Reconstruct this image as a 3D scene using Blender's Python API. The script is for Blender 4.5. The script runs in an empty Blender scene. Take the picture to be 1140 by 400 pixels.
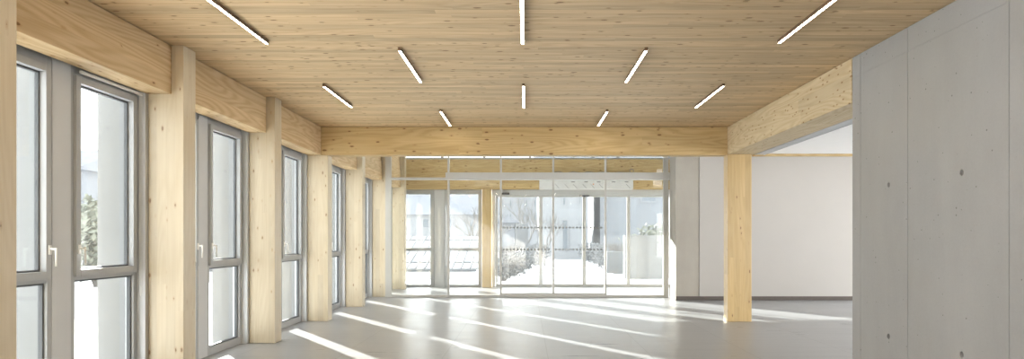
import bpy, bmesh, math, random
from mathutils import Vector, Matrix

random.seed(7)
S = bpy.context.scene
COL = S.collection
ORG = {}

# ------------------------------------------------------------------ helpers
class MB:
    """collects shapes in world coordinates and links them as one mesh object"""
    def __init__(self):
        self.v, self.f, self.mi = [], [], []
    def add(self, vs, fs, m=0):
        b = len(self.v)
        self.v += [Vector(p) for p in vs]
        self.f += [tuple(b + i for i in f) for f in fs]
        self.mi += [m] * len(fs)
        return self
    def box(self, x0, x1, y0, y1, z0, z1, m=0):
        if x0 > x1: x0, x1 = x1, x0
        if y0 > y1: y0, y1 = y1, y0
        if z0 > z1: z0, z1 = z1, z0
        vs = [(x0,y0,z0),(x1,y0,z0),(x1,y1,z0),(x0,y1,z0),(x0,y0,z1),(x1,y0,z1),(x1,y1,z1),(x0,y1,z1)]
        return self.add(vs, [(0,3,2,1),(4,5,6,7),(0,1,5,4),(1,2,6,5),(2,3,7,6),(3,0,4,7)], m)
    def quadbox(self, quad, d):
        """a slab: four points and a thickness vector"""
        d = Vector(d)
        vs = [Vector(p) for p in quad] + [Vector(p) + d for p in quad]
        return self.add(vs, [(3,2,1,0),(4,5,6,7),(0,1,5,4),(1,2,6,5),(2,3,7,6),(3,0,4,7)])
    def tube(self, pts, r0, r1=None, n=8, caps=True):
        pts = [Vector(p) for p in pts]
        r1 = r0 if r1 is None else r1
        rings = []
        for i, p in enumerate(pts):
            t = (pts[min(i+1, len(pts)-1)] - pts[max(i-1, 0)]).normalized()
            up = Vector((0,0,1)) if abs(t.z) < .9 else Vector((1,0,0))
            a = t.cross(up).normalized(); b = t.cross(a)
            r = r0 + (r1 - r0) * i / max(1, len(pts) - 1)
            rings.append([p + (a*math.cos(2*math.pi*k/n) + b*math.sin(2*math.pi*k/n))*r for k in range(n)])
        vs = [q for rg in rings for q in rg]
        fs = []
        for i in range(len(pts)-1):
            for k in range(n):
                fs.append((i*n+k, i*n+(k+1) % n, (i+1)*n+(k+1) % n, (i+1)*n+k))
        if caps:
            fs.append(tuple(range(n))[::-1]); fs.append(tuple((len(pts)-1)*n+k for k in range(n)))
        return self.add(vs, fs)
    def build(self, name, mats, parent=None, origin=None, bevel=0, smooth=False):
        if parent is not None:
            o0 = ORG[parent.name]
        elif origin is not None:
            o0 = Vector(origin)
        else:
            lo = [min(p[i] for p in self.v) for i in range(3)]; hi = [max(p[i] for p in self.v) for i in range(3)]
            o0 = Vector(((lo[0]+hi[0])/2, (lo[1]+hi[1])/2, lo[2]))
        me = bpy.data.meshes.new(name)
        me.from_pydata([tuple(p - o0) for p in self.v], [], self.f)
        if not isinstance(mats, (list, tuple)): mats = [mats]
        for m in mats: me.materials.append(m)
        me.polygons.foreach_set('material_index', self.mi)
        if smooth: me.polygons.foreach_set('use_smooth', [True]*len(self.f))
        me.update()
        bm = bmesh.new(); bm.from_mesh(me); bmesh.ops.recalc_face_normals(bm, faces=bm.faces); bm.to_mesh(me); bm.free()
        o = bpy.data.objects.new(name, me); COL.objects.link(o)
        if parent is not None:
            o.parent = parent
        else:
            o.location = o0
        ORG[o.name] = o0
        if bevel:
            b = o.modifiers.new('edge', 'BEVEL'); b.width = bevel; b.segments = 2; b.limit_method = 'ANGLE'
        return o

def empty(name, loc):
    o = bpy.data.objects.new(name, None); COL.objects.link(o); o.location = loc
    o.empty_display_size = .1
    ORG[o.name] = Vector(loc)
    return o

def tag(o, label, cat, group=None, kind=None):
    o['label'] = label; o['category'] = cat
    if group: o['group'] = group
    if kind: o['kind'] = kind
    return o

def frame_bars(mb, y0, y1, z0, z1, w, x0, x1, wt=None, wb=None):
    """four bars of a rectangular frame in the left wall (plane across X)"""
    wt = w if wt is None else wt; wb = w if wb is None else wb
    mb.box(x0, x1, y0, y0+w, z0, z1).box(x0, x1, y1-w, y1, z0, z1)
    mb.box(x0, x1, y0+w, y1-w, z1-wt, z1).box(x0, x1, y0+w, y1-w, z0, z0+wb)

def frame_bars_x(mb, a0, a1, z0, z1, w, y0, y1, wt=None, wb=None):
    wt = w if wt is None else wt; wb = w if wb is None else wb
    mb.box(a0, a0+w, y0, y1, z0, z1).box(a1-w, a1, y0, y1, z0, z1)
    mb.box(a0+w, a1-w, y0, y1, z1-wt, z1).box(a0+w, a1-w, y0, y1, z0, z0+wb)

# ------------------------------------------------------------------ materials
class NT:
    def __init__(self, name):
        self.m = bpy.data.materials.new(name); self.m.use_nodes = True
        self.t = self.m.node_tree; self.t.nodes.clear()
        self.out = self.t.nodes.new('ShaderNodeOutputMaterial')
    def n(self, typ, **kw):
        nd = self.t.nodes.new(typ)
        for k, v in kw.items(): setattr(nd, k, v)
        return nd
    def link(self, a, b): self.t.links.new(a, b)
    def set(self, sock, v):
        if isinstance(v, (int, float)): sock.default_value = v
        elif isinstance(v, (tuple, list)): sock.default_value = tuple(v) if len(v) != 3 or sock.type != 'RGBA' else (*v, 1)
        else: self.link(v, sock)
    def math(self, op, a, b=None, c=None, clamp=False):
        nd = self.n('ShaderNodeMath', operation=op); nd.use_clamp = clamp
        self.set(nd.inputs[0], a)
        if b is not None: self.set(nd.inputs[1], b)
        if c is not None: self.set(nd.inputs[2], c)
        return nd.outputs[0]
    def vmath(self, op, a, b):
        nd = self.n('ShaderNodeVectorMath', operation=op)
        self.set(nd.inputs[0], a); self.set(nd.inputs[1], b)
        return nd.outputs[0]
    def mix(self, f, a, b, blend='MIX'):
        nd = self.n('ShaderNodeMix', data_type='RGBA', blend_type=blend)
        self.set(nd.inputs['Factor'], f); self.set(nd.inputs[6], a); self.set(nd.inputs[7], b)
        return nd.outputs[2]
    def noise(self, vec, scale=1, detail=3, rough=.55, dim='3D'):
        nd = self.n('ShaderNodeTexNoise', noise_dimensions=dim)
        self.link(vec, nd.inputs['Vector'])
        nd.inputs['Scale'].default_value = scale; nd.inputs['Detail'].default_value = detail; nd.inputs['Roughness'].default_value = rough
        return nd.outputs['Fac']
    def ramp(self, v, a, b, lo=0, hi=1):
        nd = self.n('ShaderNodeMapRange'); nd.clamp = True
        self.set(nd.inputs[0], v); nd.inputs[1].default_value = a; nd.inputs[2].default_value = b
        nd.inputs[3].default_value = lo; nd.inputs[4].default_value = hi
        return nd.outputs[0]
    def principled(self, color, rough=.5, spec=.5, metal=0, bump=None, bstr=.2, bdist=.01):
        p = self.n('ShaderNodeBsdfPrincipled')
        self.set(p.inputs['Base Color'], color); self.set(p.inputs['Roughness'], rough)
        p.inputs['Specular IOR Level'].default_value = spec; p.inputs['Metallic'].default_value = metal
        if bump is not None:
            b = self.n('ShaderNodeBump'); b.inputs['Strength'].default_value = bstr; b.inputs['Distance'].default_value = bdist
            self.link(bump, b.inputs['Height']); self.link(b.outputs[0], p.inputs['Normal'])
        self.link(p.outputs[0], self.out.inputs[0])
        return p

def paint(name, color, rough=.5, spec=.4, metal=0, var=.06, scale=6):
    t = NT(name); tc = t.n('ShaderNodeTexCoord').outputs['Object']
    nz = t.noise(tc, scale, 3)
    f = t.ramp(nz, .3, .7, 1-var, 1+var)
    c = t.vmath('MULTIPLY', tuple(color), t.comb(f)) if False else t.mix(1.0, tuple(color), t_rgb(t, f), 'MULTIPLY')
    t.principled(c, rough, spec, metal)
    return t.m

def t_rgb(t, f):
    nd = t.n('ShaderNodeCombineColor')
    for i in range(3): t.link(f, nd.inputs[i])
    return nd.outputs[0]

def wood(name, grain, lam, lamw, seg=2.6, light=(.66,.50,.315), dark=(.53,.375,.215), tone=.16, knots=1.0, joint=.12, rough=.43, ksc=1.0, spec=.5, fig=.25):
    """spruce: grain axis, lamella axis (0 1 2), lamella width"""
    t = NT(name)
    tc = t.n('ShaderNodeTexCoord').outputs['Object']
    rnd = t.n('ShaderNodeObjectInfo').outputs['Random']
    off = t.n('ShaderNodeCombineXYZ')
    for i, k in enumerate((37.0, 53.0, 71.0)): t.link(t.math('MULTIPLY', rnd, k), off.inputs[i])
    p = t.vmath('ADD', tc, off.outputs[0])
    sx = t.n('ShaderNodeSeparateXYZ'); t.link(tc, sx.inputs[0])
    g, l = sx.outputs[grain], sx.outputs[lam]
    li = t.math('FLOOR', t.math('DIVIDE', l, lamw))
    wn = t.n('ShaderNodeTexWhiteNoise', noise_dimensions='2D')
    cb = t.n('ShaderNodeCombineXYZ'); t.link(li, cb.inputs[0]); t.link(t.math('MULTIPLY', rnd, 91.0), cb.inputs[1]); t.link(cb.outputs[0], wn.inputs['Vector'])
    gs = t.math('FLOOR', t.math('DIVIDE', t.math('ADD', g, t.math('MULTIPLY', wn.outputs['Value'], 9.0)), seg))
    wn2 = t.n('ShaderNodeTexWhiteNoise', noise_dimensions='3D')
    cb2 = t.n('ShaderNodeCombineXYZ'); t.link(li, cb2.inputs[0]); t.link(gs, cb2.inputs[1]); t.link(t.math('MULTIPLY', rnd, 33.0), cb2.inputs[2]); t.link(cb2.outputs[0], wn2.inputs['Vector'])
    bt = wn2.outputs['Value']                                  # tone of one board
    # each board gets its own stretch of grain
    cbo = t.n('ShaderNodeCombineXYZ'); t.link(t.math('MULTIPLY', bt, 40.0), cbo.inputs[grain])
    pb = t.vmath('ADD', p, cbo.outputs[0])
    sc = [11.0, 11.0, 11.0]; sc[grain] = .55
    gr = t.noise(t.vmath('MULTIPLY', pb, tuple(sc)), 1, 4, .6)
    sc2 = [85.0, 85.0, 85.0]; sc2[grain] = 1.6
    fi = t.noise(t.vmath('MULTIPLY', pb, tuple(sc2)), 1, 2, .5)
    f = t.math('ADD', t.math('MULTIPLY', t.ramp(gr, .3, .72), .6), t.math('MULTIPLY', t.ramp(fi, .3, .7), .4))
    # cathedral figure: contour lines of a slow noise
    sf = [2.6, 2.6, 2.6]; sf[grain] = .28
    nf = t.noise(t.vmath('MULTIPLY', pb, tuple(sf)), 1, 2, .45)
    ring = t.math('POWER', t.math('ABSOLUTE', t.math('SINE', t.math('MULTIPLY', nf, 62.0))), 2.5)
    f = t.math('ADD', t.math('MULTIPLY', f, 1 - fig), t.math('MULTIPLY', ring, fig))
    c = t.mix(f, light, dark)
    tn = t.ramp(bt, 0, 1, 1 - tone, 1 + tone)
    c = t.mix(1.0, c, t_rgb(t, tn), 'MULTIPLY')
    # knots
    ks = [13.*ksc]*3; ks[grain] = 5.5*ksc
    vo = t.n('ShaderNodeTexVoronoi', feature='F1'); vo.inputs['Scale'].default_value = 1
    t.link(t.vmath('MULTIPLY', p, tuple(ks)), vo.inputs['Vector'])
    scol = t.n('ShaderNodeSeparateColor'); t.link(vo.outputs['Color'], scol.inputs[0])
    rad = t.math('MULTIPLY', t.ramp(scol.outputs[0], .40, 1, 0, .24), knots)
    wob = t.noise(p, 60, 2)
    dist = t.math('ADD', vo.outputs['Distance'], t.math('MULTIPLY', t.math('SUBTRACT', wob, .5), .06))
    core = t.math('LESS_THAN', dist, rad)
    halo = t.ramp(t.math('SUBTRACT', dist, rad), 0, .16, 1, 0)
    halo = t.math('MULTIPLY', halo, t.math('GREATER_THAN', rad, .005))
    c = t.mix(t.math('MULTIPLY', halo, .42), c, (.40, .225, .085))
    c = t.mix(t.math('MULTIPLY', core, .72), c, (.15, .075, .03))
    # lamella joints
    fr = t.math('FRACT', t.math('DIVIDE', l, lamw))
    jd = t.math('MINIMUM', fr, t.math('SUBTRACT', 1.0, fr))
    jl = t.ramp(t.math('MULTIPLY', jd, lamw), .0012, .003, 1, 0)
    c = t.mix(t.math('MULTIPLY', jl, joint), c, (.20, .12, .055))
    t.principled(c, rough, spec, bump=fi, bstr=.08, bdist=.004)
    return t.m

def concrete(name, base=(.315,.315,.31), var=.09, pits=True):
    t = NT(name)
    tc = t.n('ShaderNodeTexCoord').outputs['Object']
    n1 = t.noise(tc, .9, 5, .6); n2 = t.noise(t.vmath('MULTIPLY', tc, (3., 3., .6)), 1, 4, .55); n3 = t.noise(tc, 45, 3, .6)
    f = t.math('ADD', t.math('ADD', t.math('MULTIPLY', n1, .5), t.math('MULTIPLY', n2, .35)), t.math('MULTIPLY', n3, .15))
    fac = t.ramp(f, .36, .64, 1-var, 1+var)
    c = t.mix(1.0, base, t_rgb(t, fac), 'MULTIPLY')
    c = t.mix(t.ramp(t.noise(tc, .55, 3), .45, .7, 0, .35), c, (base[0]*1.02, base[1]*.97, base[2]*.88))
    if pits:
        vo = t.n('ShaderNodeTexVoronoi'); vo.inputs['Scale'].default_value = 17; t.link(tc, vo.inputs['Vector'])
        sc = t.n('ShaderNodeSeparateColor'); t.link(vo.outputs['Color'], sc.inputs[0])
        pit = t.math('LESS_THAN', vo.outputs['Distance'], t.ramp(sc.outputs[1], .5, 1, 0, .14))
        c = t.mix(t.math('MULTIPLY', pit, .75), c, (.12, .115, .11))
    t.principled(c, .75, .3, bump=n3, bstr=.12, bdist=.004)
    return t.m

def glass(name, tint=(.97,.985,.98), dust=.03, speck=0.0):
    t = NT(name)
    tr = t.n('ShaderNodeBsdfTransparent'); tr.inputs[0].default_value = (*tint, 1)
    gl = t.n('ShaderNodeBsdfGlossy'); gl.inputs['Roughness'].default_value = .01; gl.inputs[0].default_value = (1,1,1,1)
    fr = t.n('ShaderNodeFresnel'); geo = t.n('ShaderNodeNewGeometry')
    t.link(t.ramp(geo.outputs['Backfacing'], 0, 1, 1.36, 1/1.36), fr.inputs[0])        # same reflectance on both faces of the thin pane
    m1 = t.n('ShaderNodeMixShader'); t.link(fr.outputs[0], m1.inputs[0]); t.link(tr.outputs[0], m1.inputs[1]); t.link(gl.outputs[0], m1.inputs[2])
    tl = t.n('ShaderNodeBsdfTranslucent'); tl.inputs[0].default_value = (.9,.92,.95,1)
    m2 = t.n('ShaderNodeMixShader')
    tc = t.n('ShaderNodeTexCoord').outputs['Object']
    d = t.ramp(t.noise(tc, 3, 4), .3, .7, dust*.6, dust*1.4)
    t.link(d, m2.inputs[0]); t.link(m1.outputs[0], m2.inputs[1]); t.link(tl.outputs[0], m2.inputs[2])
    t.link(m2.outputs[0], t.out.inputs[0])
    return t.m

def emit(name, color, strength):
    t = NT(name); e = t.n('ShaderNodeEmission'); e.inputs[0].default_value = (*color, 1); e.inputs[1].default_value = strength
    t.link(e.outputs[0], t.out.inputs[0]); return t.m

def floor_mat():
    t = NT('grey_stone_tiles')
    tc = t.n('ShaderNodeTexCoord').outputs['Object']
    sx = t.n('ShaderNodeSeparateXYZ'); t.link(tc, sx.inputs[0]); x, y = sx.outputs[0], sx.outputs[1]
    ux = t.math('DIVIDE', t.math('SUBTRACT', x, .25), 1.22); uy = t.math('DIVIDE', t.math('SUBTRACT', y, .1), .61)
    def line(u, w, s):
        fr = t.math('FRACT', u); d = t.math('MULTIPLY', t.math('MINIMUM', fr, t.math('SUBTRACT', 1.0, fr)), s)
        return t.ramp(d, w*.5, w*.8, 1, 0)
    jx = line(ux, .006, 1.22); jy = line(uy, .004, .61)
    wn = t.n('ShaderNodeTexWhiteNoise', noise_dimensions='2D'); cb = t.n('ShaderNodeCombineXYZ')
    t.link(t.math('FLOOR', ux), cb.inputs[0]); t.link(t.math('FLOOR', uy), cb.inputs[1]); t.link(cb.outputs[0], wn.inputs['Vector'])
    st = t.noise(t.vmath('MULTIPLY', tc, (.7, 9., 1.)), 1, 5, .6)
    fine = t.noise(tc, 30, 3)
    f = t.math('ADD', t.math('MULTIPLY', st, .7), t.math('MULTIPLY', fine, .3))
    fac = t.math('MULTIPLY', t.ramp(f, .3, .7, .90, 1.10), t.ramp(wn.outputs['Value'], 0, 1, .965, 1.035))
    c = t.mix(1.0, FLOOR_COL, t_rgb(t, fac), 'MULTIPLY')
    c = t.mix(t.math('MULTIPLY', jx, .6), c, (.10,.10,.10)); c = t.mix(t.math('MULTIPLY', jy, .3), c, (.12,.12,.12))
    r = t.ramp(st, .3, .7, .27, .36)
    p = t.principled(c, r, .8, bump=f, bstr=.03, bdist=.002)
    return t.m

FLOOR_COL = (.272, .276, .282)
M = {}
M['post'] = wood('pale_spruce_post', 2, 0, .09, 3.0, (.63,.555,.42), (.53,.44,.30), .08, .75, .05, .34, ksc=1.25, spec=.6)
M['post_gold'] = wood('golden_spruce_post', 2, 0, .09, 3.0, (.60,.44,.21), (.47,.32,.125), .07, .7, .06, .34, ksc=1.1, spec=.6)  # same spruce as the window posts, warm LED light put into its colour
M['beam_y'] = wood('spruce_beam_lengthwise', 1, 2, .155, 5.0, (.69,.54,.34), (.47,.325,.17), .07, .95, .08, .55, ksc=1.3, spec=.1, fig=.42)
M['beam_x'] = wood('spruce_beam_crosswise', 0, 2, .155, 5.0, (.63,.48,.255), (.45,.31,.135), .08, 1.0, .10, .55, ksc=1.2, spec=.25, fig=.42)
M['beam_pale'] = wood('pale_spruce_beam', 1, 2, .155, 5.0, (.64,.54,.37), (.48,.375,.225), .06, .7, .07, .55, ksc=1.45, spec=.1, fig=.42)
M['ceil'] = wood('spruce_ceiling_boards', 0, 1, .098, 3.3, (.74,.575,.36), (.44,.30,.155), .13, 1.0, .22, .55, ksc=1.35, spec=.3)
M['floor'] = floor_mat()
M['conc'] = concrete('fair_faced_concrete')
M['pier'] = concrete('concrete_pier', (.36,.335,.295), .10)
M['plug'] = paint('grey_tie_hole_plug', (.16,.15,.14), .8)
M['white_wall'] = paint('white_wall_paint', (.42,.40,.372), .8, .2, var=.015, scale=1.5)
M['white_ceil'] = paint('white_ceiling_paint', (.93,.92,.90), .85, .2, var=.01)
M['skirt'] = paint('grey_brown_tile_skirting', (.115,.10,.09), .8, .1)
M['alu'] = paint('warm_grey_aluminium', (.385,.395,.405), .42, .5, var=.02)
M['alu_light'] = paint('pale_grey_metal_panel', (.56,.572,.585), .5, .4, var=.015)
M['alu_glass'] = paint('anodised_partition_profile', (.50,.49,.465), .4, .5, var=.02)
M['gasket'] = paint('dark_grey_gasket', (.10,.105,.11), .6)
M['satin'] = paint('satin_white_handle', (.78,.78,.76), .3, .6, var=.01)
M['blind'] = paint('white_blind_plastic', (.80,.80,.78), .5, var=.01)
M['black'] = paint('black_plastic', (.025,.025,.025), .45)
M['housing'] = paint('bronze_light_housing', (.16,.10,.06), .4)
M['led'] = emit('warm_led_diffuser', (1.0, .90, .74), 22.0)
M['render'] = concrete('white_rough_render', (.21,.214,.21), .05)
M['glass'] = glass('window_glass', (.84,.855,.85), dust=.005)
M['glass_in'] = glass('partition_glass', (.965,.975,.97), dust=.006)
M['dots'] = paint('grey_marking_film', (.22,.22,.21), .6)
M['grille'] = paint('galvanised_grille', (.55,.55,.55), .5, .5, .1)
M['ac_white'] = paint('white_sheet_metal', (.75,.76,.77), .4)
M['cable'] = paint('grey_cable', (.22,.23,.25), .6)
M['tag'] = paint('orange_indicator', (.75,.30,.10), .5)
M['snow'] = paint('trodden_snow', (.82,.82,.815), .8, .2, var=.05, scale=.4)
M['path'] = paint('pale_paved_path', (.46,.465,.475), .8, .2, var=.06, scale=.8)
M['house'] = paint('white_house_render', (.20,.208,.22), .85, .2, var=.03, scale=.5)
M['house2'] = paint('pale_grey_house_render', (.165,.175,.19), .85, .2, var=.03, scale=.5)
M['roof_ext'] = paint('grey_roof_tiles', (.16,.17,.19), .8, var=.1)
M['pane_dark'] = paint('dim_window_pane', (.09,.11,.13), .2, .6)
M['seam_roof'] = paint('pale_seamed_metal_roof', (.235,.245,.255), .6, .3, var=.04)
M['seam'] = paint('grey_roof_seam', (.05,.06,.07), .6)
M['bark'] = paint('grey_brown_bark', (.10,.095,.09), .9, var=.2)
M['twig'] = paint('grey_twigs', (.12,.115,.11), .9, var=.2)
M['leaf'] = paint('dull_evergreen_leaf', (.15,.16,.125), .8, var=.3)
M['wall_ext'] = concrete('grey_garden_concrete', (.11,.115,.12), .1)
M['wall_pale'] = concrete('pale_garden_concrete', (.17,.175,.178), .06)

# ------------------------------------------------------------------ dimensions
HC, HB = 3.254, 2.78            # ceiling height, underside of beams
PITCH, CW = 2.4, .24            # bay pitch, post depth
YC = [4.2 + PITCH*i for i in range(7)]
XI, XO = -3.314, -3.655         # room face and outer face of the posts

# ------------------------------------------------------------------ setting: shell
tag(MB().box(-4.0, 9.6, -4.0, 20.3, -.12, 0).build('floor', M['floor'], origin=(0,0,0)), 'grey large-format stone tile floor', 'floor', kind='structure')
tag(MB().box(-3.9, 3.9, -4.0, 11.66, HC, HC+.22).build('ceiling', M['ceil'], origin=(0,0,HC)), 'timber board ceiling over the front hall', 'ceiling', kind='structure')
tag(MB().box(-4.0, 9.6, 11.3, 21.4, 4.25, 4.45).build('ceiling_upper', M['white_ceil'], origin=(0,15,4.25)), 'high pale ceiling over the entrance lobby', 'ceiling', kind='structure')  # reaches past the facade: eave added to keep sun off the clerestory
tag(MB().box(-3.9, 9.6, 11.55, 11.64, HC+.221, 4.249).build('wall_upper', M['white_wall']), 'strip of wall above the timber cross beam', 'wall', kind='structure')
mb = MB(); mb.box(-3.9, 9.6, -4.2, -4.01, 2.75, 4.249).box(-3.9, 9.6, -4.2, -4.01, .001, .35)
mb.box(-3.9, 6.9, -4.2, -4.01, .35, 2.75)
tag(mb.build('wall_front', M['white_wall']), 'white wall behind the viewer with one wide opening', 'wall', kind='structure')
# white side room on the right
tag(MB().box(3.975, 9.6, -4.0, 11.40, 2.80, 2.92).build('ceiling_side', M['white_ceil'], origin=(6,5,2.8)), 'low white ceiling over the side room on the right', 'ceiling', kind='structure')
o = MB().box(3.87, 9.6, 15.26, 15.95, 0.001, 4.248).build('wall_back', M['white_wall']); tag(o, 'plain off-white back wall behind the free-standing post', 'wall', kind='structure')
o = MB().box(3.345, 3.868, 15.28, 15.95, 0.001, 4.248).build('wall_pier', M['pier'], bevel=.006); tag(o, 'short grey concrete pier beside the glass partition', 'wall', kind='structure')
tag(MB().box(3.345, 9.6, 15.245, 15.2595, .001, .092).build('baseboard_back', M['skirt']), 'grey-brown tile skirting along the back wall', 'baseboard', kind='structure')
# skirting joints as thin grooves between tiles are part of its mesh: rebuild with gaps
bb = bpy.data.objects['baseboard_back']
bpy.data.objects.remove(bb)
mb = MB(); x = 3.345
while x < 9.6:
    mb.box(x, min(x+.607, 9.6), 15.245, 15.2595, .001, .092); x += .61
tag(mb.build('baseboard_back', M['skirt']), 'grey-brown tile skirting along the back wall', 'baseboard', kind='structure')
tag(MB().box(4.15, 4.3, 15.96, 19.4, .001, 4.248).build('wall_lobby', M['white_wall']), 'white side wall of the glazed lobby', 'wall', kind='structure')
# left wall: lintel zone above the windows, openings behind the camera added for light
tag(MB().box(-3.95, -3.67, -4.0, 19.4, 2.96, 4.248).box(-3.95, -3.67, -4.0, 4.19, .001, .10).box(-3.95, -3.67, 3.9, 4.19, .10, 2.96).box(-3.95, -3.67, 1.7, 2.0, .10, 2.96).box(-3.95, -3.67, -.7, -.4, .10, 2.96).box(-3.95, -3.67, -3.2, -2.9, .10, 2.96).build('wall_left', M['alu_light']), 'grey metal wall strip above the tall side windows', 'wall', kind='structure')

tag(MB().box(9.6, 9.75, -4.0, 15.95, 2.78, 4.25).build('wall_side', M['white_wall']), 'outer wall of the side room above its low window band', 'wall', kind='structure')  # gap below added so snow bounce brightens the side room ceiling
# right concrete wall with tie holes and formwork joints cut into it
def concrete_wall():
    xw = 3.37
    base = MB().box(xw, xw+.32, -4.0, 7.055, .001, HC-.004).build('wall_right', M['conc'], origin=(xw, 0, 0))
    cs = []
    for y in (6.885, 6.033, 4.765, 3.5): cs.append(MB().box(xw-.01, xw+.004, y-.003, y+.003, -.2, HC+.2).build('cutter', M['conc']))
    cs.append(MB().box(xw-.01, xw+.003, -4.2, 7.3, 3.033, 3.038).build('cutter', M['conc']))
    holes = [(6.35,1.881),(6.35,.472),(5.285,1.892),(5.285,.482),(4.1,1.89),(4.1,.48)]
    for y, z in holes:
        h = MB().tube([(xw-.02, y, z), (xw+.022, y, z)], .026, .023, 20).build('cutter', M['conc']); cs.append(h)
    for c in cs:
        m = base.modifiers.new('cut', 'BOOLEAN'); m.operation = 'DIFFERENCE'; m.object = c; m.solver = 'EXACT'
    dg = bpy.context.evaluated_depsgraph_get(); dg.update()
    me = bpy.data.meshes.new_from_object(base.evaluated_get(dg))
    base.modifiers.clear(); base.data = me
    for c in cs: bpy.data.objects.remove(c)
    for y, z in holes:
        MB().tube([(xw+.016, y, z), (xw+.03, y, z)], .0236, .0236, 20).build('tie_hole_plug', M['plug'], base)
    tag(base, 'smooth grey fair-faced concrete wall with tie holes', 'wall', kind='structure')
concrete_wall()

# ------------------------------------------------------------------ timber frame
post_names = ['tan timber post cut by the left edge of the picture',
 'tall timber post standing beside the window with the blind chain',
 'second fully visible timber post in the row along the windows',
 'timber post in the window row under the end of the cross beam',
 'timber post in the window row just beyond the cross beam',
 'timber post touching the left jamb of the glass partition',
 'timber post inside the lobby seen through the glass at the corner']
for i, y in enumerate(YC):
    top = HC-.002 if i < 3 else (HB-.004 if i == 3 else 4.24)
    o = MB().box(XO, XI, y, y+CW, .001, top).build('timber_column', M['post'], bevel=.004)
    tag(o, post_names[i], 'column', 'timber posts along the window wall', 'thing')
beam_names = ['deep timber beam above the two windows with handles closest to view',
 'timber beam over the second window bay between two full-height posts',
 'short-looking timber beam that meets the cross beam above the third window bay',
 'timber side beam beyond the cross beam above the fourth window bay',
 'pale timber side beam ending at the glass partition',
 'timber side beam inside the lobby behind the glass']
for i in range(6):
    y0, y1 = YC[i]+CW-.0004, YC[i+1]+.0004
    if i == 2: y1 = YC[3] + CW - .001
    if i == 3: y0 = YC[3] + CW + .001
    o = MB().box(-3.664, -3.43, y0, y1, HB, 3.246).build('timber_beam', M['beam_y'], bevel=.004)
    tag(o, beam_names[i], 'beam', 'timber beams over the windows', 'thing')
up_names = ['upper timber beam stacked over the side beam past the cross beam',
            'upper timber beam stacked over the side beam next to the partition',
            'upper timber beam stacked over the side beam inside the lobby']
for k, i in enumerate((3, 4, 5)):
    o = MB().box(-3.664, -3.445, YC[i]+CW+.001, YC[i+1]-.001, 3.252, 4.22).build('timber_beam', M['beam_y'], bevel=.004)
    tag(o, up_names[k], 'beam', 'upper side beams', 'thing')
o = MB().box(-3.428, 3.358, 11.40, 11.64, HB, 3.249).build('timber_beam', M['beam_x'], bevel=.004)
tag(o, 'long timber cross beam spanning the hall in front of the glass', 'beam', None, 'thing')
o = MB().box(3.362, 3.805, 7.06, 11.60, HB+.006, 3.248).build('timber_beam', M['beam_pale'], bevel=.004)
tag(o, 'timber beam from the concrete wall to the free-standing post', 'beam', None, 'thing')
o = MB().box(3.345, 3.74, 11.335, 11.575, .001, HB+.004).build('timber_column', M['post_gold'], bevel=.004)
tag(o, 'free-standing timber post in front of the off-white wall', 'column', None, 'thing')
o = MB().box(3.81, 9.6, 11.402, 11.53, HB-.012, 2.93).build('trim_22', M['beam_x'], bevel=.003)
tag(o, 'thin timber edge under the white ceiling beside the free-standing post', 'trim', None, 'structure')
# slotted air grille beside the right beam
g = empty('linear_grille', (3.89, 9.2, 2.78)); tag(g, 'narrow perforated metal grille strip beside the right timber beam', 'grille')
mb = MB(); mb.box(3.808, 3.82, 7.06, 11.39, 2.778, 2.83); mb.box(3.958, 3.972, 7.06, 11.39, 2.778, 2.83); mb.build('grille_frame', M['grille'], g)
MB().box(3.8205, 3.9575, 7.06, 11.39, 2.815, 2.825).build('backing', M['gasket'], g)
mb = MB()
y = 7.07
while y < 11.37:
    mb.box(3.821, 3.957, y, y+.028, 2.782, 2.79); y += .046
mb.build('slat_grid', M['grille'], g)

# ------------------------------------------------------------------ left windows
def handle(parent, x, y, z, sgn, mat):
    """window handle on a stile: rosette, neck and a lever hanging down; sgn moves the lever along Y"""
    h = MB().box(x, x+.012, y-.014, y+.014, z-.045, z+.03).build('handle', mat, parent, bevel=.003)
    mb = MB().tube([(x+.01, y, z), (x+.05, y, z)], .009, n=10)
    mb.build('handle_neck', mat, h, smooth=False)
    mb = MB().tube([(x+.052, y, z+.009), (x+.054, y, z-.03), (x+.054, y, z-.135)], .0095, .008, n=10)
    mb.build('handle_lever', mat, h, smooth=True)
    return h

NW = [0]
def side_window(y0, y1, hinge_far, label):
    """grey aluminium window in the left wall from the floor to under the beam"""
    NW[0] += 1
    w = empty('window_%d' % NW[0], (-3.77, (y0+y1)/2, .001)); tag(w, label, 'window', kind='structure')
    xf = -3.74
    mb = MB(); z1 = 2.958
    frame_bars(mb, y0, y1, .001, z1, .052, -3.81, xf, wt=.235, wb=.09)
    mb.box(-3.81, xf, y0+.052, y1-.052, 1.035, 1.088)
    f = mb.build('window_frame', M['alu'], w, bevel=.003)
    mb = MB(); frame_bars(mb, y0+.052, y1-.052, .091, 1.035, .016, -3.80, -3.765); mb.build('gasket', M['gasket'], w)
    MB().box(-3.789, -3.781, y0+.055, y1-.055, .094, 1.033).build('fixed_pane', M['glass'], w)
    # opening sash, proud of the frame
    sy0, sy1 = y0+.036, y1-.036
    mb = MB(); frame_bars(mb, sy0, sy1, 1.066, 2.735, .058, -3.772, xf+.026)
    s = mb.build('sash', M['alu'], w, bevel=.003)
    mb = MB(); frame_bars(mb, sy0+.056, sy1-.056, 1.122, 2.679, .016, -3.80, -3.768); mb.build('sash_gasket', M['gasket'], s)
    MB().box(-3.789, -3.781, sy0+.059, sy1-.059, 1.125, 2.676).build('sash_pane', M['glass'], s)
    hy = sy0+.028 if hinge_far else sy1-.028
    handle(s, xf+.026, hy, 1.30, 1, M['satin'])
    # far cheek between frame and post
    return w

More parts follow.
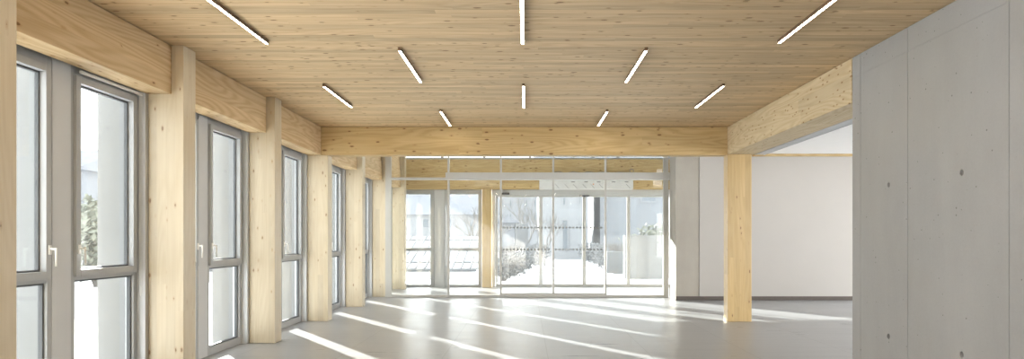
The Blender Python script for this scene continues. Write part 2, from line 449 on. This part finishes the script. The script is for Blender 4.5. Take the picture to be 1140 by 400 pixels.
ORD = ['first', 'second', 'third', 'fourth', 'fifth', 'sixth']
for i in range(6):
    y = YC[i]
    side_window(y+.262, y+1.178, False, 'tall grey side window before the metal panel in the %s bay' % ORD[i])
    side_window(y+1.402, y+2.352, True, 'tall grey side window beyond the metal panel in the %s bay' % ORD[i])
    p = MB().box(-3.85, -3.736, y+1.18, y+1.40, .001, 2.958).build('trim_%d' % (3*i+1), M['alu_light'], bevel=.002)
    tag(p, 'flat metal panel between the two windows of the %s bay' % ORD[i], 'panel', kind='structure')
    p = MB().box(-3.85, -3.66, y+2.354, y+2.46, .001, 2.955).box(-3.85, -3.66, y+2.46, y+2.66, .001, 2.955).build('trim_%d' % (3*i+2), M['alu_light'])
    tag(p, 'pale metal cheek between window and post after the %s bay' % ORD[i], 'panel', kind='structure')
    fn = MB().box(-4.13, -3.852, y+2.37, y+2.68, -.1, 3.6).box(-4.13, -3.852, y+1.19, y+1.39, -.1, 3.6).build('trim_%d' % (3*i+3), M['render'], bevel=.006)
    tag(fn, 'white rough-rendered outer fins of the %s bay' % ORD[i], 'fin', kind='structure')
tag(MB().box(-3.85, -3.66, 4.192, 4.46, .001, 2.955).build('trim_19', M['alu_light']), 'metal cheek beside the post at the picture edge', 'panel', kind='structure')

# roller blind at the top of the far window of the first bay
b = empty('roller_blind', (-3.70, 6.15, 2.755)); tag(b, 'white roller blind rail with bead chain under the closest beam', 'blind')
MB().box(-3.708, -3.684, 5.66, 6.52, 2.752, 2.776).build('bottom_rail', M['blind'], b, bevel=.004)
mb = MB()
for yy in (6.535, 6.555):
    mb.tube([(-3.70, yy, 2.77), (-3.70, yy, .86)], .0022, n=6)
pts = [(-3.70, 6.545+.010*math.cos(a), .86+.025*math.sin(a)) for a in [math.pi + math.pi*k/8 for k in range(9)]]
mb.tube(pts, .0022, n=6)
mb.build('bead_chain', M['blind'], b)
MB().box(-3.712, -3.68, 6.525, 6.565, 2.75, 2.778).build('chain_bracket', M['blind'], b, bevel=.003)

# ------------------------------------------------------------------ LED strips
LW = .03
def led(xc, y0, y1, label):
    t = empty('ceiling_strip_light', (xc, (y0+y1)/2, HC-.06)); tag(t, label, 'ceiling light', 'slim LED strips on the timber ceiling')
    mb = MB()
    mb.box(xc-LW/2, xc-LW/2+.002, y0+.004, y1-.004, HC-.034, HC-.001).box(xc+LW/2-.002, xc+LW/2, y0+.004, y1-.004, HC-.034, HC-.001)
    mb.box(xc-LW/2+.002, xc+LW/2-.002, y0+.004, y1-.004, HC-.012, HC-.001)
    mb.build('housing', M['housing'], t)
    MB().box(xc-LW/2+.0022, xc+LW/2-.0022, y0+.005, y1-.005, HC-.033, HC-.0125).build('diffuser', M['led'], t)
    for ya in (y0, y1-.004):
        MB().box(xc-LW/2, xc+LW/2, ya, ya+.004, HC-.035, HC-.001).build('end_cap', M['housing'], t)
XS = [-2.45, -1.242, -.035, 1.172, 2.378]
led(XS[0], 5.10, 6.46, 'big LED strip cut by the top edge on the window side')
led(XS[2], 5.10, 6.46, 'big LED strip in the middle touching the top edge')
led(XS[4], 5.10, 6.43, 'big LED strip cut by the top edge on the concrete wall side')
for k_, (i_, a_) in enumerate(((1, 3.54), (3, 3.54), (0, 1.97), (2, 1.97), (4, 1.97), (1, .41), (3, .41))):  # unseen strips continuing the rows, added for more even interior light
    led(XS[i_], a_, a_+1.36, ['LED strip straight above the viewer, window side', 'LED strip straight above the viewer, concrete wall side', 'LED strip overhead beside the window wall',
        'LED strip overhead on the middle line', 'LED strip overhead beside the concrete wall', 'LED strip behind the viewer, window side', 'LED strip behind the viewer, concrete wall side'][k_])
led(XS[1], 6.67, 8.04, 'slanting mid-size LED strip between middle line and windows')
led(XS[3], 6.67, 8.04, 'slanting mid-size LED strip between middle line and concrete wall')
led(XS[0], 8.25, 9.57, 'LED strip above the second bay close to the window beam')
led(XS[2], 8.23, 9.60, 'short upright LED strip on the middle line near the cross beam')
led(XS[4], 8.23, 9.60, 'LED strip near the timber beam on the concrete wall side')
led(XS[1], 9.88, 11.15, 'small LED strip almost touching the cross beam, window side')
led(XS[3], 9.88, 11.15, 'small LED strip almost touching the cross beam, concrete side')

# ------------------------------------------------------------------ glass partition
YP = 16.06
KP = 760/16.03
def px(x, d=16.03): return (x-586)*d/760
def pz(y, d=16.03): return 1.38+(266-y)*d/760
P = empty('window_13', (0, YP, 0)); tag(P, 'wide floor to ceiling glass partition with grey mullions', 'window', kind='structure')
xl0, xl1, xr0, xr1 = -3.312, px(435.5), px(738.6), 3.338
TOP = 4.24
def bar(x0, x1, z0, z1, name, y0=YP-.04, y1=YP+.04, mat=None, par=None, bev=.003):
    return MB().box(x0, x1, y0, y1, z0, z1).build(name, mat or M['alu_glass'], par or P, bevel=bev)
bar(xl0, xl1, .001, TOP, 'jamb'); bar(xr0, xr1, .001, TOP, 'jamb')
ms = [px(499.2), px(557.6), px(616), px(674.2)]
zt0, zt1 = pz(200.5), pz(197.7)
zh1 = pz(192.6)
for m_ in ms:
    bar(m_-.022, m_+.022, zh1+.001, TOP, 'upper_mullion')
    bar(m_-.022, m_+.022, .062, zt0-.001, 'mullion')
bar(xl1+.001, px(496.4), zt0, zt1, 'transom')
bar(px(496.4)+.001, xr1+.03, zt0, zh1, 'door_gear_box', YP-.13, YP+.05)
bar(xl1+.001, xr0-.001, .001, .06, 'floor_rail')
edges = [xl1] + ms + [xr0]
for i in range(5):
    a, c = edges[i]+.018, edges[i+1]-.018
    if i == 0: a = edges[0]-.004
    if i == 4: c = edges[5]+.004
    MB().box(a, c, YP-.006, YP+.006, (zh1 if i else zt1)-.006, TOP-.01).build('clerestory_pane', M['glass_in'], P)
    if i in (0, 1, 4):
        MB().box(a, c, YP-.006, YP+.006, .055, zt0+.006).build('pane', M['glass_in'], P)
for n, i in enumerate((2, 3)):
    a, c = edges[i]+.023, edges[i+1]-.023
    D = empty('door_%d' % (n+1), ((a+c)/2, YP, .063)); tag(D, 'frameless glass sliding leaf with dotted marking bands, %s' % ('beside the middle joint on the window side' if n == 0 else 'beside the middle joint on the concrete side'), 'door', kind='structure')
    MB().box(a, c, YP-.006, YP+.006, .066, zt0-.003).build('door_pane', M['glass_in'], D)
    MB().box(a, c, YP-.014, YP+.014, .063, .10).build('bottom_shoe', M['alu_glass'], D)
    for yy in (253.6, 278):
        z = pz(yy); mb = MB(); xx = a+.02
        while xx < c-.05:
            mb.box(xx, xx+.040, YP-.0085, YP-.0065, z-.02, z+.02); xx += .082
        mb.build('dotted_band', M['dots'], D)

# ------------------------------------------------------------------ outer facade of the lobby
YF = 19.5
def fx(x, d=19.5): return (x-586)*d/760
def fz(y, d=19.5): return 1.38+(266-y)*d/760
o = MB().box(-3.62, 4.14, 19.30, 19.52, HB, 3.63).build('timber_beam', M['beam_x'], bevel=.004); tag(o, 'deep timber beam over the entrance doors seen through the partition', 'beam', None, 'thing')
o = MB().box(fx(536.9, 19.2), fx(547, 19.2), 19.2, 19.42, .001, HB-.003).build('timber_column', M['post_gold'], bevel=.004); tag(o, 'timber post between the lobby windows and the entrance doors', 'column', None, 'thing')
W = empty('window_14', (.3, 19.45, 3.64)); tag(W, 'narrow clerestory window above the lobby beam', 'window', kind='structure')
mb = MB(); frame_bars_x(mb, -3.62, 4.14, 3.635, 4.245, .05, 19.40, 19.5)
for xx in (-2.4, -1.2, .1, 1.35, 2.6): mb.box(xx-.04, xx+.04, 19.40, 19.5, 3.685, 4.195)
mb.build('window_frame', M['alu'], W); MB().box(-3.58, 4.10, 19.445, 19.455, 3.68, 4.2).build('pane', M['glass'], W)
n = 14
for a, c, lab in ((-3.55, -2.62, 'lobby front window next to the corner post'), (-2.33, -1.262, 'lobby front window next to the entrance post')):
    n += 1
    W = empty('window_%d' % n, ((a+c)/2, 19.47, 0)); tag(W, lab, 'window', kind='structure')
    mb = MB(); frame_bars_x(mb, a, c, .001, HB-.003, .11, 19.44, 19.53, wt=.13, wb=.075); mb.box(a+.11, c-.11, 19.44, 19.53, 1.03, 1.12)
    mb.build('window_frame', M['alu'], W, bevel=.003)
    MB().box(a+.105, c-.105, 19.48, 19.49, .07, 1.035).build('lower_pane', M['glass'], W)
    MB().box(a+.105, c-.105, 19.48, 19.49, 1.115, 2.65).build('upper_pane', M['glass'], W)
tag(MB().box(-2.618, -2.332, 19.45, 19.53, .001, HB-.003).build('trim_20', M['alu_light']), 'pale metal panel between the two lobby front windows', 'panel', kind='structure')
tag(MB().box(-3.95, -3.552, 18.85, 19.53, .001, 2.955).build('wall_corner', M['alu_light']), 'pale corner piece of the lobby', 'wall', kind='structure')

# entrance doors
xs = [fx(552), fx(602), fx(650.3), fx(699.5), 4.13]
E = empty('trim_21', (1.5, 19.48, 2.6)); tag(E, 'pale sliding door header and frame of the entrance', 'door frame', kind='structure')
MB().box(fx(548), 4.14, 19.40, 19.56, fz(217.8), HB-.004).build('header_box', M['alu_light'], E, bevel=.004)
MB().box(fx(547.6), fx(551.6), 19.44, 19.54, .001, fz(217.8)-.001).build('jamb', M['alu_light'], E, bevel=.003)
MB().box(fx(551.7), 4.14, 19.42, 19.56, .001, .012).build('threshold', M['alu'], E)
for i in range(4):
    a, c = xs[i]+.002, xs[i+1]-.002
    lab = ['fixed entrance glass leaf beside the timber post', 'sliding entrance leaf on the timber post side of the meeting stiles',
           'sliding entrance leaf on the concrete pier side of the meeting stiles', 'fixed entrance glass leaf partly behind the concrete pier'][i]
    D = empty('door_%d' % (i+3), ((a+c)/2, 19.48, .013)); tag(D, lab, 'door', kind='structure')
    yy = 19.47 if i in (0, 3) else 19.47
    mb = MB(); frame_bars_x(mb, a, c, .014, fz(217.8)-.003, .045, yy, yy+.04, wb=.075); mb.build('door_frame', M['alu_glass'], D, bevel=.003)
    MB().box(a+.04, c-.04, yy+.016, yy+.024, .085, fz(217.8)-.045).build('door_pane', M['glass'], D)
s = empty('motion_detector', (fx(563), 19.37, fz(216.4))); tag(s, 'small black door sensor over the fixed entrance leaf', 'sensor', 'door sensors')
MB().box(fx(559), fx(567.3), 19.335, 19.398, fz(217.4), fz(215)).build('sensor_body', M['black'], s, bevel=.01)
MB().box(fx(560.5), fx(565.8), 19.33, 19.334, fz(217.0), fz(215.6)).build('sensor_lens', M['gasket'], s)
s = empty('motion_detector', (fx(650.3), 19.37, fz(218.7))); tag(s, 'flat black door sensor over the meeting stiles', 'sensor', 'door sensors')
MB().box(fx(644.8), fx(655.8), 19.335, 19.398, fz(219.6), fz(217.9)).build('sensor_body', M['black'], s, bevel=.008)
MB().box(fx(647), fx(653.5), 19.33, 19.334, fz(219.2), fz(218.3)).build('sensor_lens', M['gasket'], s)

# warm air curtain on the beam above the doors
da = 19.1
a0, a1 = fx(600.5, da), fx(705, da)
A = empty('air_curtain', ((a0+a1)/2, da+.1, fz(211, da))); tag(A, 'long white air curtain unit mounted above the entrance doors', 'air curtain')
MB().box(a0, a1, da, 19.295, fz(210.8, da), fz(193, da)).build('housing', M['ac_white'], A, bevel=.008)
for xx in (636, 650.5, 664.5, 681, 695.5):
    MB().box(fx(xx, da), fx(xx+4, da), da-.006, da-.0005, fz(203.2, da), fz(202.3, da)).build('vent_slot', M['cable'], A)
for xx in (618, 628.5, 638, 648.5, 657.5, 667, 697):
    mb = MB(); mb.tube([(fx(xx, da), da-.003, fz(205, da)), (fx(xx+4.6, da), da-.003, fz(210, da))], .005, n=6); mb.build('panel_seam', M['cable'], A)
MB().tube([(fx(660.6, da), da-.008, fz(205.2, da)), (fx(660.6, da), da-.0005, fz(205.2, da))], .018, n=12).build('indicator', M['tag'], A)
mb = MB(); pts = [(fx(617+i*5.2, da), da+.06, fz(191.9-1.1*math.sin(i*1.9)*math.exp(-.1*i), da)) for i in range(17)]
mb.tube(pts, .012, n=6)
mb.tube([(fx(703.5, da)+.055*math.cos(t_), da+.06, fz(190.2, da)+.055*math.sin(t_)) for t_ in [k*math.pi/7 for k in range(-2, 12)]], .01, n=6)
mb.build('supply_cable', M['cable'], A, smooth=True)

# ------------------------------------------------------------------ outside
tag(MB().box(-90, -3.96, -30, 120, -.2, -.10).box(-3.96, 60, 20.31, 120, -.2, -.04).box(9.61, 60, -30, 20.3, -.2, -.10).box(-3.96, 9.6, -30, -4.01, -.2, -.05).build('ground', M['snow'], origin=(0,0,-.1)), 'snow-covered ground outside', 'ground', kind='structure')
# path: from the doors it bends away
mb = MB(); prev = None
for k in range(15):
    y = 20.4 + k*1.9; xc = 1.7 + .0035*(k**2.2); w = 1.75 - .02*k
    if prev: mb.quadbox([(prev[0]-prev[2], prev[1], -.039), (prev[0]+prev[2], prev[1], -.039), (xc+w, y, -.039), (xc-w, y, -.039)], (0,0,.035))
    prev = (xc, y, w)
tag(mb.build('path', M['path']), 'pale path leading away from the entrance doors', 'path', kind='structure')

# low shed with a seamed roof seen through the lobby windows
sh = empty('shed', (-5.0, 26, -.1)); tag(sh, 'low shed with a pale standing-seam roof outside the lobby windows', 'shed')
sx0, sx1 = -12.0, -1.75
y0, y1, z0, z1 = 24.0, 29.0, .27, 1.42
MB().box(sx0+.2, sx1-.2, y0+.2, y1-.2, -.1, z0+.02).build('shed_wall', M['ac_white'], sh)
MB().quadbox([(sx0, y0, z0), (sx1, y0, z0), (sx1, y1, z1), (sx0, y1, z1)], (0, 0, .06)).build('shed_roof', M['seam_roof'], sh)
mb = MB(); xx = sx0+.1
while xx < sx1:
    mb.tube([(xx, y0, z0+.07), (xx, y1, z1+.07)], .028, n=5); xx += .32
for t_ in (.16, .86): mb.tube([(sx0, y0+(y1-y0)*t_, z0+(z1-z0)*t_+.07), (sx1, y0+(y1-y0)*t_, z0+(z1-z0)*t_+.07)], .022, n=5)
mb.build('roof_seam', M['seam'], sh)
MB().tube([(sx0, y0-.05, z0), (sx1, y0-.05, z0)], .05, n=8).build('gutter', M['seam'], sh)

def house(name, x0, x1, y0, y1, zb, h, rh, mat, wins, label, gable_x=False):
    hs = empty(name, ((x0+x1)/2, (y0+y1)/2, zb)); tag(hs, label, 'house', 'houses across the path')
    MB().box(x0, x1, y0, y1, zb, zb+h).build('house_wall', mat, hs)
    e = .35
    if gable_x:
        xm = (x0+x1)/2
        mb = MB(); mb.add([(x0-e,y0-e,zb+h),(xm,y0-e,zb+h+rh),(x1+e,y0-e,zb+h),(x0-e,y1+e,zb+h),(xm,y1+e,zb+h+rh),(x1+e,y1+e,zb+h)], [(0,1,2),(3,5,4),(0,3,4,1),(1,4,5,2),(0,2,5,3)])
    else:
        ym = (y0+y1)/2
        mb = MB(); mb.add([(x0-e,y0-e,zb+h),(x0-e,ym,zb+h+rh),(x0-e,y1+e,zb+h),(x1+e,y0-e,zb+h),(x1+e,ym,zb+h+rh),(x1+e,y1+e,zb+h)], [(0,1,2),(3,5,4),(0,3,4,1),(1,4,5,2),(0,2,5,3)])
    mb.build('house_roof', M['roof_ext'], hs)
    for (a, c, b, d) in wins:
        mb = MB(); frame_bars_x(mb, a, c, b, d, .09, y0-.06, y0-.001); f = mb.build('house_window', M['house'], hs)
        MB().box(a+.08, c-.08, y0-.03, y0-.002, b+.08, d-.08).build('window_pane', M['pane_dark'], f)
    return hs
def hx(x, d): return (x-586)*d/760
def hz(y, d): return 1.38+(266-y)*d/760
d = 46
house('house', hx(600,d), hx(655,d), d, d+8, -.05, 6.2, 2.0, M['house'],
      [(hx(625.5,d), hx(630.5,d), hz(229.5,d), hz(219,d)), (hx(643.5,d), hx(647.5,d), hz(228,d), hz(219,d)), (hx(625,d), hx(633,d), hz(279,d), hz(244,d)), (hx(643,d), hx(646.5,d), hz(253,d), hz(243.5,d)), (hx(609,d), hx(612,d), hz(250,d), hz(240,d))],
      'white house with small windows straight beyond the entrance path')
d = 48
house('house', hx(668,d), hx(790,d), d, d+8, -.05, 7.0, 2.2, M['house2'],
      [(hx(713,d), hx(731,d), hz(225.5,d), hz(212,d)), (hx(750,d), hx(765,d), hz(225.5,d), hz(212,d))],
      'grey-white house with a wide window behind the fence wall', False)
d = 50
house('house', hx(556,d), hx(573,d), d, d+5, -.05, 2.6, .6, M['house2'], [(hx(561,d), hx(564.5,d), hz(258,d), hz(251,d))], 'small gabled hut among bare trees', True)
d = 60
house('house', hx(425,d), hx(545,d), d, d+9, -.1, 3.6, 2.5, M['house'], [(hx(470+26*k,d), hx(478+26*k,d), hz(254,d), hz(243,d)) for k in range(3)], 'long pale house far behind the shed')
d = 72
house('house', hx(548,d), hx(606,d), d, d+8, -.05, 7.0, 1.5, M['house'], [(hx(558+9*k,d), hx(561+9*k,d), hz(y_+9,d), hz(y_,d)) for k in range(5) for y_ in (222, 238)], 'tall pale house far off behind the bare trees')
# outside the side windows
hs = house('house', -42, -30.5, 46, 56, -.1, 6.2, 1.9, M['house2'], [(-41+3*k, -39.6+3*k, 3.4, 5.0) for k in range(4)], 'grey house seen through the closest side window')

# garden walls right of the path
tag(MB().box(3.45, 7.5, 24.0, 24.25, -.05, 1.50).build('garden_wall', M['wall_pale'], bevel=.01), 'pale smooth garden wall beside the entrance', 'garden wall')
tag(MB().box(3.25, 4.1, 27.5, 27.8, -.05, .86).build('garden_wall', M['wall_ext'], bevel=.01), 'low grey concrete wall end behind the pale garden wall', 'garden wall')
tag(MB().box(hx(574,39), hx(588,39), 39, 40, -.05, hz(249,39)).build('garden_wall', M['wall_ext'], bevel=.02), 'tall grey block wall among the bare shrubs', 'garden wall')

def leafy(name, x, y, z0, rx, ry, h, label, cat, n=900, size=.16, mat='leaf', seed=1):
    rr = random.Random(seed)
    t = empty(name, (x, y, z0)); tag(t, label, cat)
    mb = MB()
    for k in range(n):
        u, a, rad = rr.uniform(-1, 1), rr.uniform(0, 2*math.pi), rr.random()**.4
        s = math.sqrt(1-u*u)*rad
        bump = 1 + .25*math.sin(5*a+seed) * math.cos(4*u)
        p = Vector((x + rx*s*math.cos(a)*bump, y + ry*s*math.sin(a)*bump, z0 + h*.55 + h*.48*u*rad))
        e1 = Vector((rr.uniform(-1,1), rr.uniform(-1,1), rr.uniform(-1,1))).normalized(); e2 = e1.orthogonal().normalized()
        sz = size*rr.uniform(.5, 1.3)
        mb.add([p-e1*sz, p+e2*sz*.45, p+e1*sz, p-e2*sz*.45], [(0,1,2,3)])
    mb.build('foliage', M[mat], t)
    mb = MB()
    for k in range(7):
        a = 2*math.pi*k/7
        mb.tube([(x+.03*math.cos(a), y+.03*math.sin(a), z0), (x+rx*.35*math.cos(a), y+ry*.35*math.sin(a), z0+h*.5), (x+rx*.6*math.cos(a), y+ry*.6*math.sin(a), z0+h*.8)], .03+.012*h, .01, n=5)
    mb.build('stem', M['bark'], t)
    return t

def bare(name, x, y, z0, h, label, cat, levels=5, stems=1, seed=3, thick=.06, spread=.5):
    rr = random.Random(seed)
    t = empty(name, (x, y, z0)); tag(t, label, cat)
    tr, tw = MB(), MB()
    def grow(p, dr, ln, r, lv):
        q = p + dr*ln
        mid = (p+q)/2 + Vector((rr.uniform(-1,1), rr.uniform(-1,1), 0))*ln*.06
        (tr if lv >= levels-1 else tw).tube([p, mid, q], r, r*.62, n=5 if lv > 2 else 3, caps=False)
        if lv == 0: return
        for k in range(3 if lv > 1 else 2):
            nd = (dr + Vector((rr.uniform(-1,1), rr.uniform(-1,1), rr.uniform(-.2,.7)))*spread*1.15).normalized()
            grow(p.lerp(q, rr.uniform(.55, 1)), nd, ln*rr.uniform(.6, .8), r*.6, lv-1)
    for s_ in range(stems):
        a = 2*math.pi*s_/max(1, stems)
        d0 = Vector((math.cos(a)*.35, math.sin(a)*.35, 1)) if stems > 1 else Vector((.03, 0, 1))
        grow(Vector((x, y, z0)) + Vector((math.cos(a), math.sin(a), 0))*.04*(stems > 1), d0.normalized(), h*.34, thick, levels)
    tr.build('trunk', M['bark'], t); tw.build('branch', M['twig'], t)
    return t

bare('bare_tree', hx(586,43), 43, -.05, 4.9, 'bare tree rising behind the tall grey block wall', 'tree', 5, 1, 3, .09)
bare('bare_tree', hx(606,34), 34, -.05, 3.4, 'slim bare tree on the edge of the path beyond the sliding leaf', 'tree', 5, 1, 9, .06)
bare('bare_tree', hx(527,44), 44, -.1, 4.6, 'wide bare tree behind the shed', 'tree', 5, 1, 14, .12, .6)
bare('bare_tree', hx(551,35), 35, -.05, 3.2, 'bare young tree near the entrance post', 'tree', 5, 1, 21, .05)
sp = [(553, 30.5, 1.0), (566, 32.5, 1.1), (572, 37, 1.1), (692, 33, 1.2), (684, 37.2, 1.2), (675, 41.3, 1.2)]
labs = ['bare shrub closest to the entrance on the post side of the path', 'middle bare shrub on the post side of the path', 'bare shrub beside the tall grey block wall',
        'bare shrub just behind the low grey wall end', 'middle bare shrub on the wall side of the path', 'bare shrub on the wall side of the path closest to the houses']
for k, (x_, y_, h_) in enumerate(sp):
    tag(bare('bare_shrub', hx(x_, y_), y_, -.05, h_*1.25, labs[k], 'shrub', 4, 8, 40+k, .032, .5), labs[k], 'shrub', 'bare shrubs along the path')
M['winter'] = paint('grey_winter_twigs', (.115,.12,.125), .9, var=.3, scale=3)
lows = [(561, 23.0, .85), (566, 24.6, .9), (573, 26.6, .9), (580, 29, .95), (588, 32, 1.0), (595, 36, 1.1), (601, 41, 1.2), (684, 28.6, .8), (676, 31.2, .9), (668, 35, 1.0), (662, 39.5, 1.2), (656, 43.5, 1.2)]
wl = ['on the post side of the path', 'on the wall side of the path']; nth = ['first', 'second', 'third', 'fourth', 'fifth', 'sixth', 'seventh']
for k, (x_, y_, h_) in enumerate(lows):
    q = k if k < 7 else k-7
    b_ = leafy('low_shrub', hx(x_, y_), y_, -.05, .75, .6, h_, 'low grey winter shrub, %s from the doors %s' % (nth[q], wl[k >= 7]), 'shrub', 800, .07, 'winter', 80+k)
    b_['group'] = 'low shrubs edging the path'
leafy('hedge', 6.4, 27.5, -.05, 2.4, .7, 2.25, 'grey-green hedge above the pale garden wall', 'hedge', 1500, .13, seed=5)
leafy('evergreen_bush', -13.2, 21.0, -.1, 1.5, 1.5, 2.75, 'bushy evergreen outside the closest side window', 'bush', 1500, .16, seed=8)
leafy('evergreen_bush', -17.2, 26.5, -.1, 2.4, 2.2, 2.8, 'broader evergreen bush behind the first one outside', 'bush', 1500, .18, seed=11)

# ------------------------------------------------------------------ light
w = bpy.data.worlds.new('overcast_sky'); S.world = w; w.use_nodes = True
nt = w.node_tree; nt.nodes.clear()
out = nt.nodes.new('ShaderNodeOutputWorld'); bg = nt.nodes.new('ShaderNodeBackground'); nt.links.new(bg.outputs[0], out.inputs[0])
tcw = nt.nodes.new('ShaderNodeTexCoord'); sp_ = nt.nodes.new('ShaderNodeSeparateXYZ'); nt.links.new(tcw.outputs['Generated'], sp_.inputs[0])
cr = nt.nodes.new('ShaderNodeValToRGB'); nt.links.new(sp_.outputs[2], cr.inputs[0])
cr.color_ramp.elements[0].position = 0; cr.color_ramp.elements[0].color = (1, .99, .97, 1)
cr.color_ramp.elements[1].position = .8; cr.color_ramp.elements[1].color = (.88, .92, .98, 1)
nt.links.new(cr.outputs[0], bg.inputs[0]); bg.inputs[1].default_value = 4.5

sd = bpy.data.lights.new('sun', 'SUN'); sd.energy = 30.0; sd.angle = math.radians(.6); sd.color = (1, .965, .92)
so = bpy.data.objects.new('sun', sd); COL.objects.link(so)
el = math.radians(15.0)
dirv = Vector((.565*math.cos(el), -.825*math.cos(el), -math.sin(el)))
so.rotation_euler = dirv.to_track_quat('-Z', 'Y').to_euler(); so.location = (-20, 40, 15)

# ------------------------------------------------------------------ camera
cd = bpy.data.cameras.new('camera'); co = bpy.data.objects.new('camera', cd); COL.objects.link(co)
co.location = (0, 0, 1.38); co.rotation_euler = (math.pi/2, 0, 0)
cd.sensor_fit = 'HORIZONTAL'; cd.sensor_width = 36; cd.lens = 36*760/1140
cd.shift_x = (570-586)/1140; cd.shift_y = (266-200)/1140
cd.clip_start = .05; cd.clip_end = 400
S.camera = co

S.view_settings.view_transform = 'Standard'; S.view_settings.look = 'None'
S.view_settings.gamma = 1; S.view_settings.use_curve_mapping = False
S.view_settings.exposure = 0.60
S.cycles.use_denoising = True
S.cycles.max_bounces = 14; S.cycles.diffuse_bounces = 7; S.cycles.glossy_bounces = 5; S.cycles.transparent_max_bounces = 32
S.cycles.caustics_reflective = False; S.cycles.caustics_refractive = False
S.cycles.sample_clamp_indirect = 6
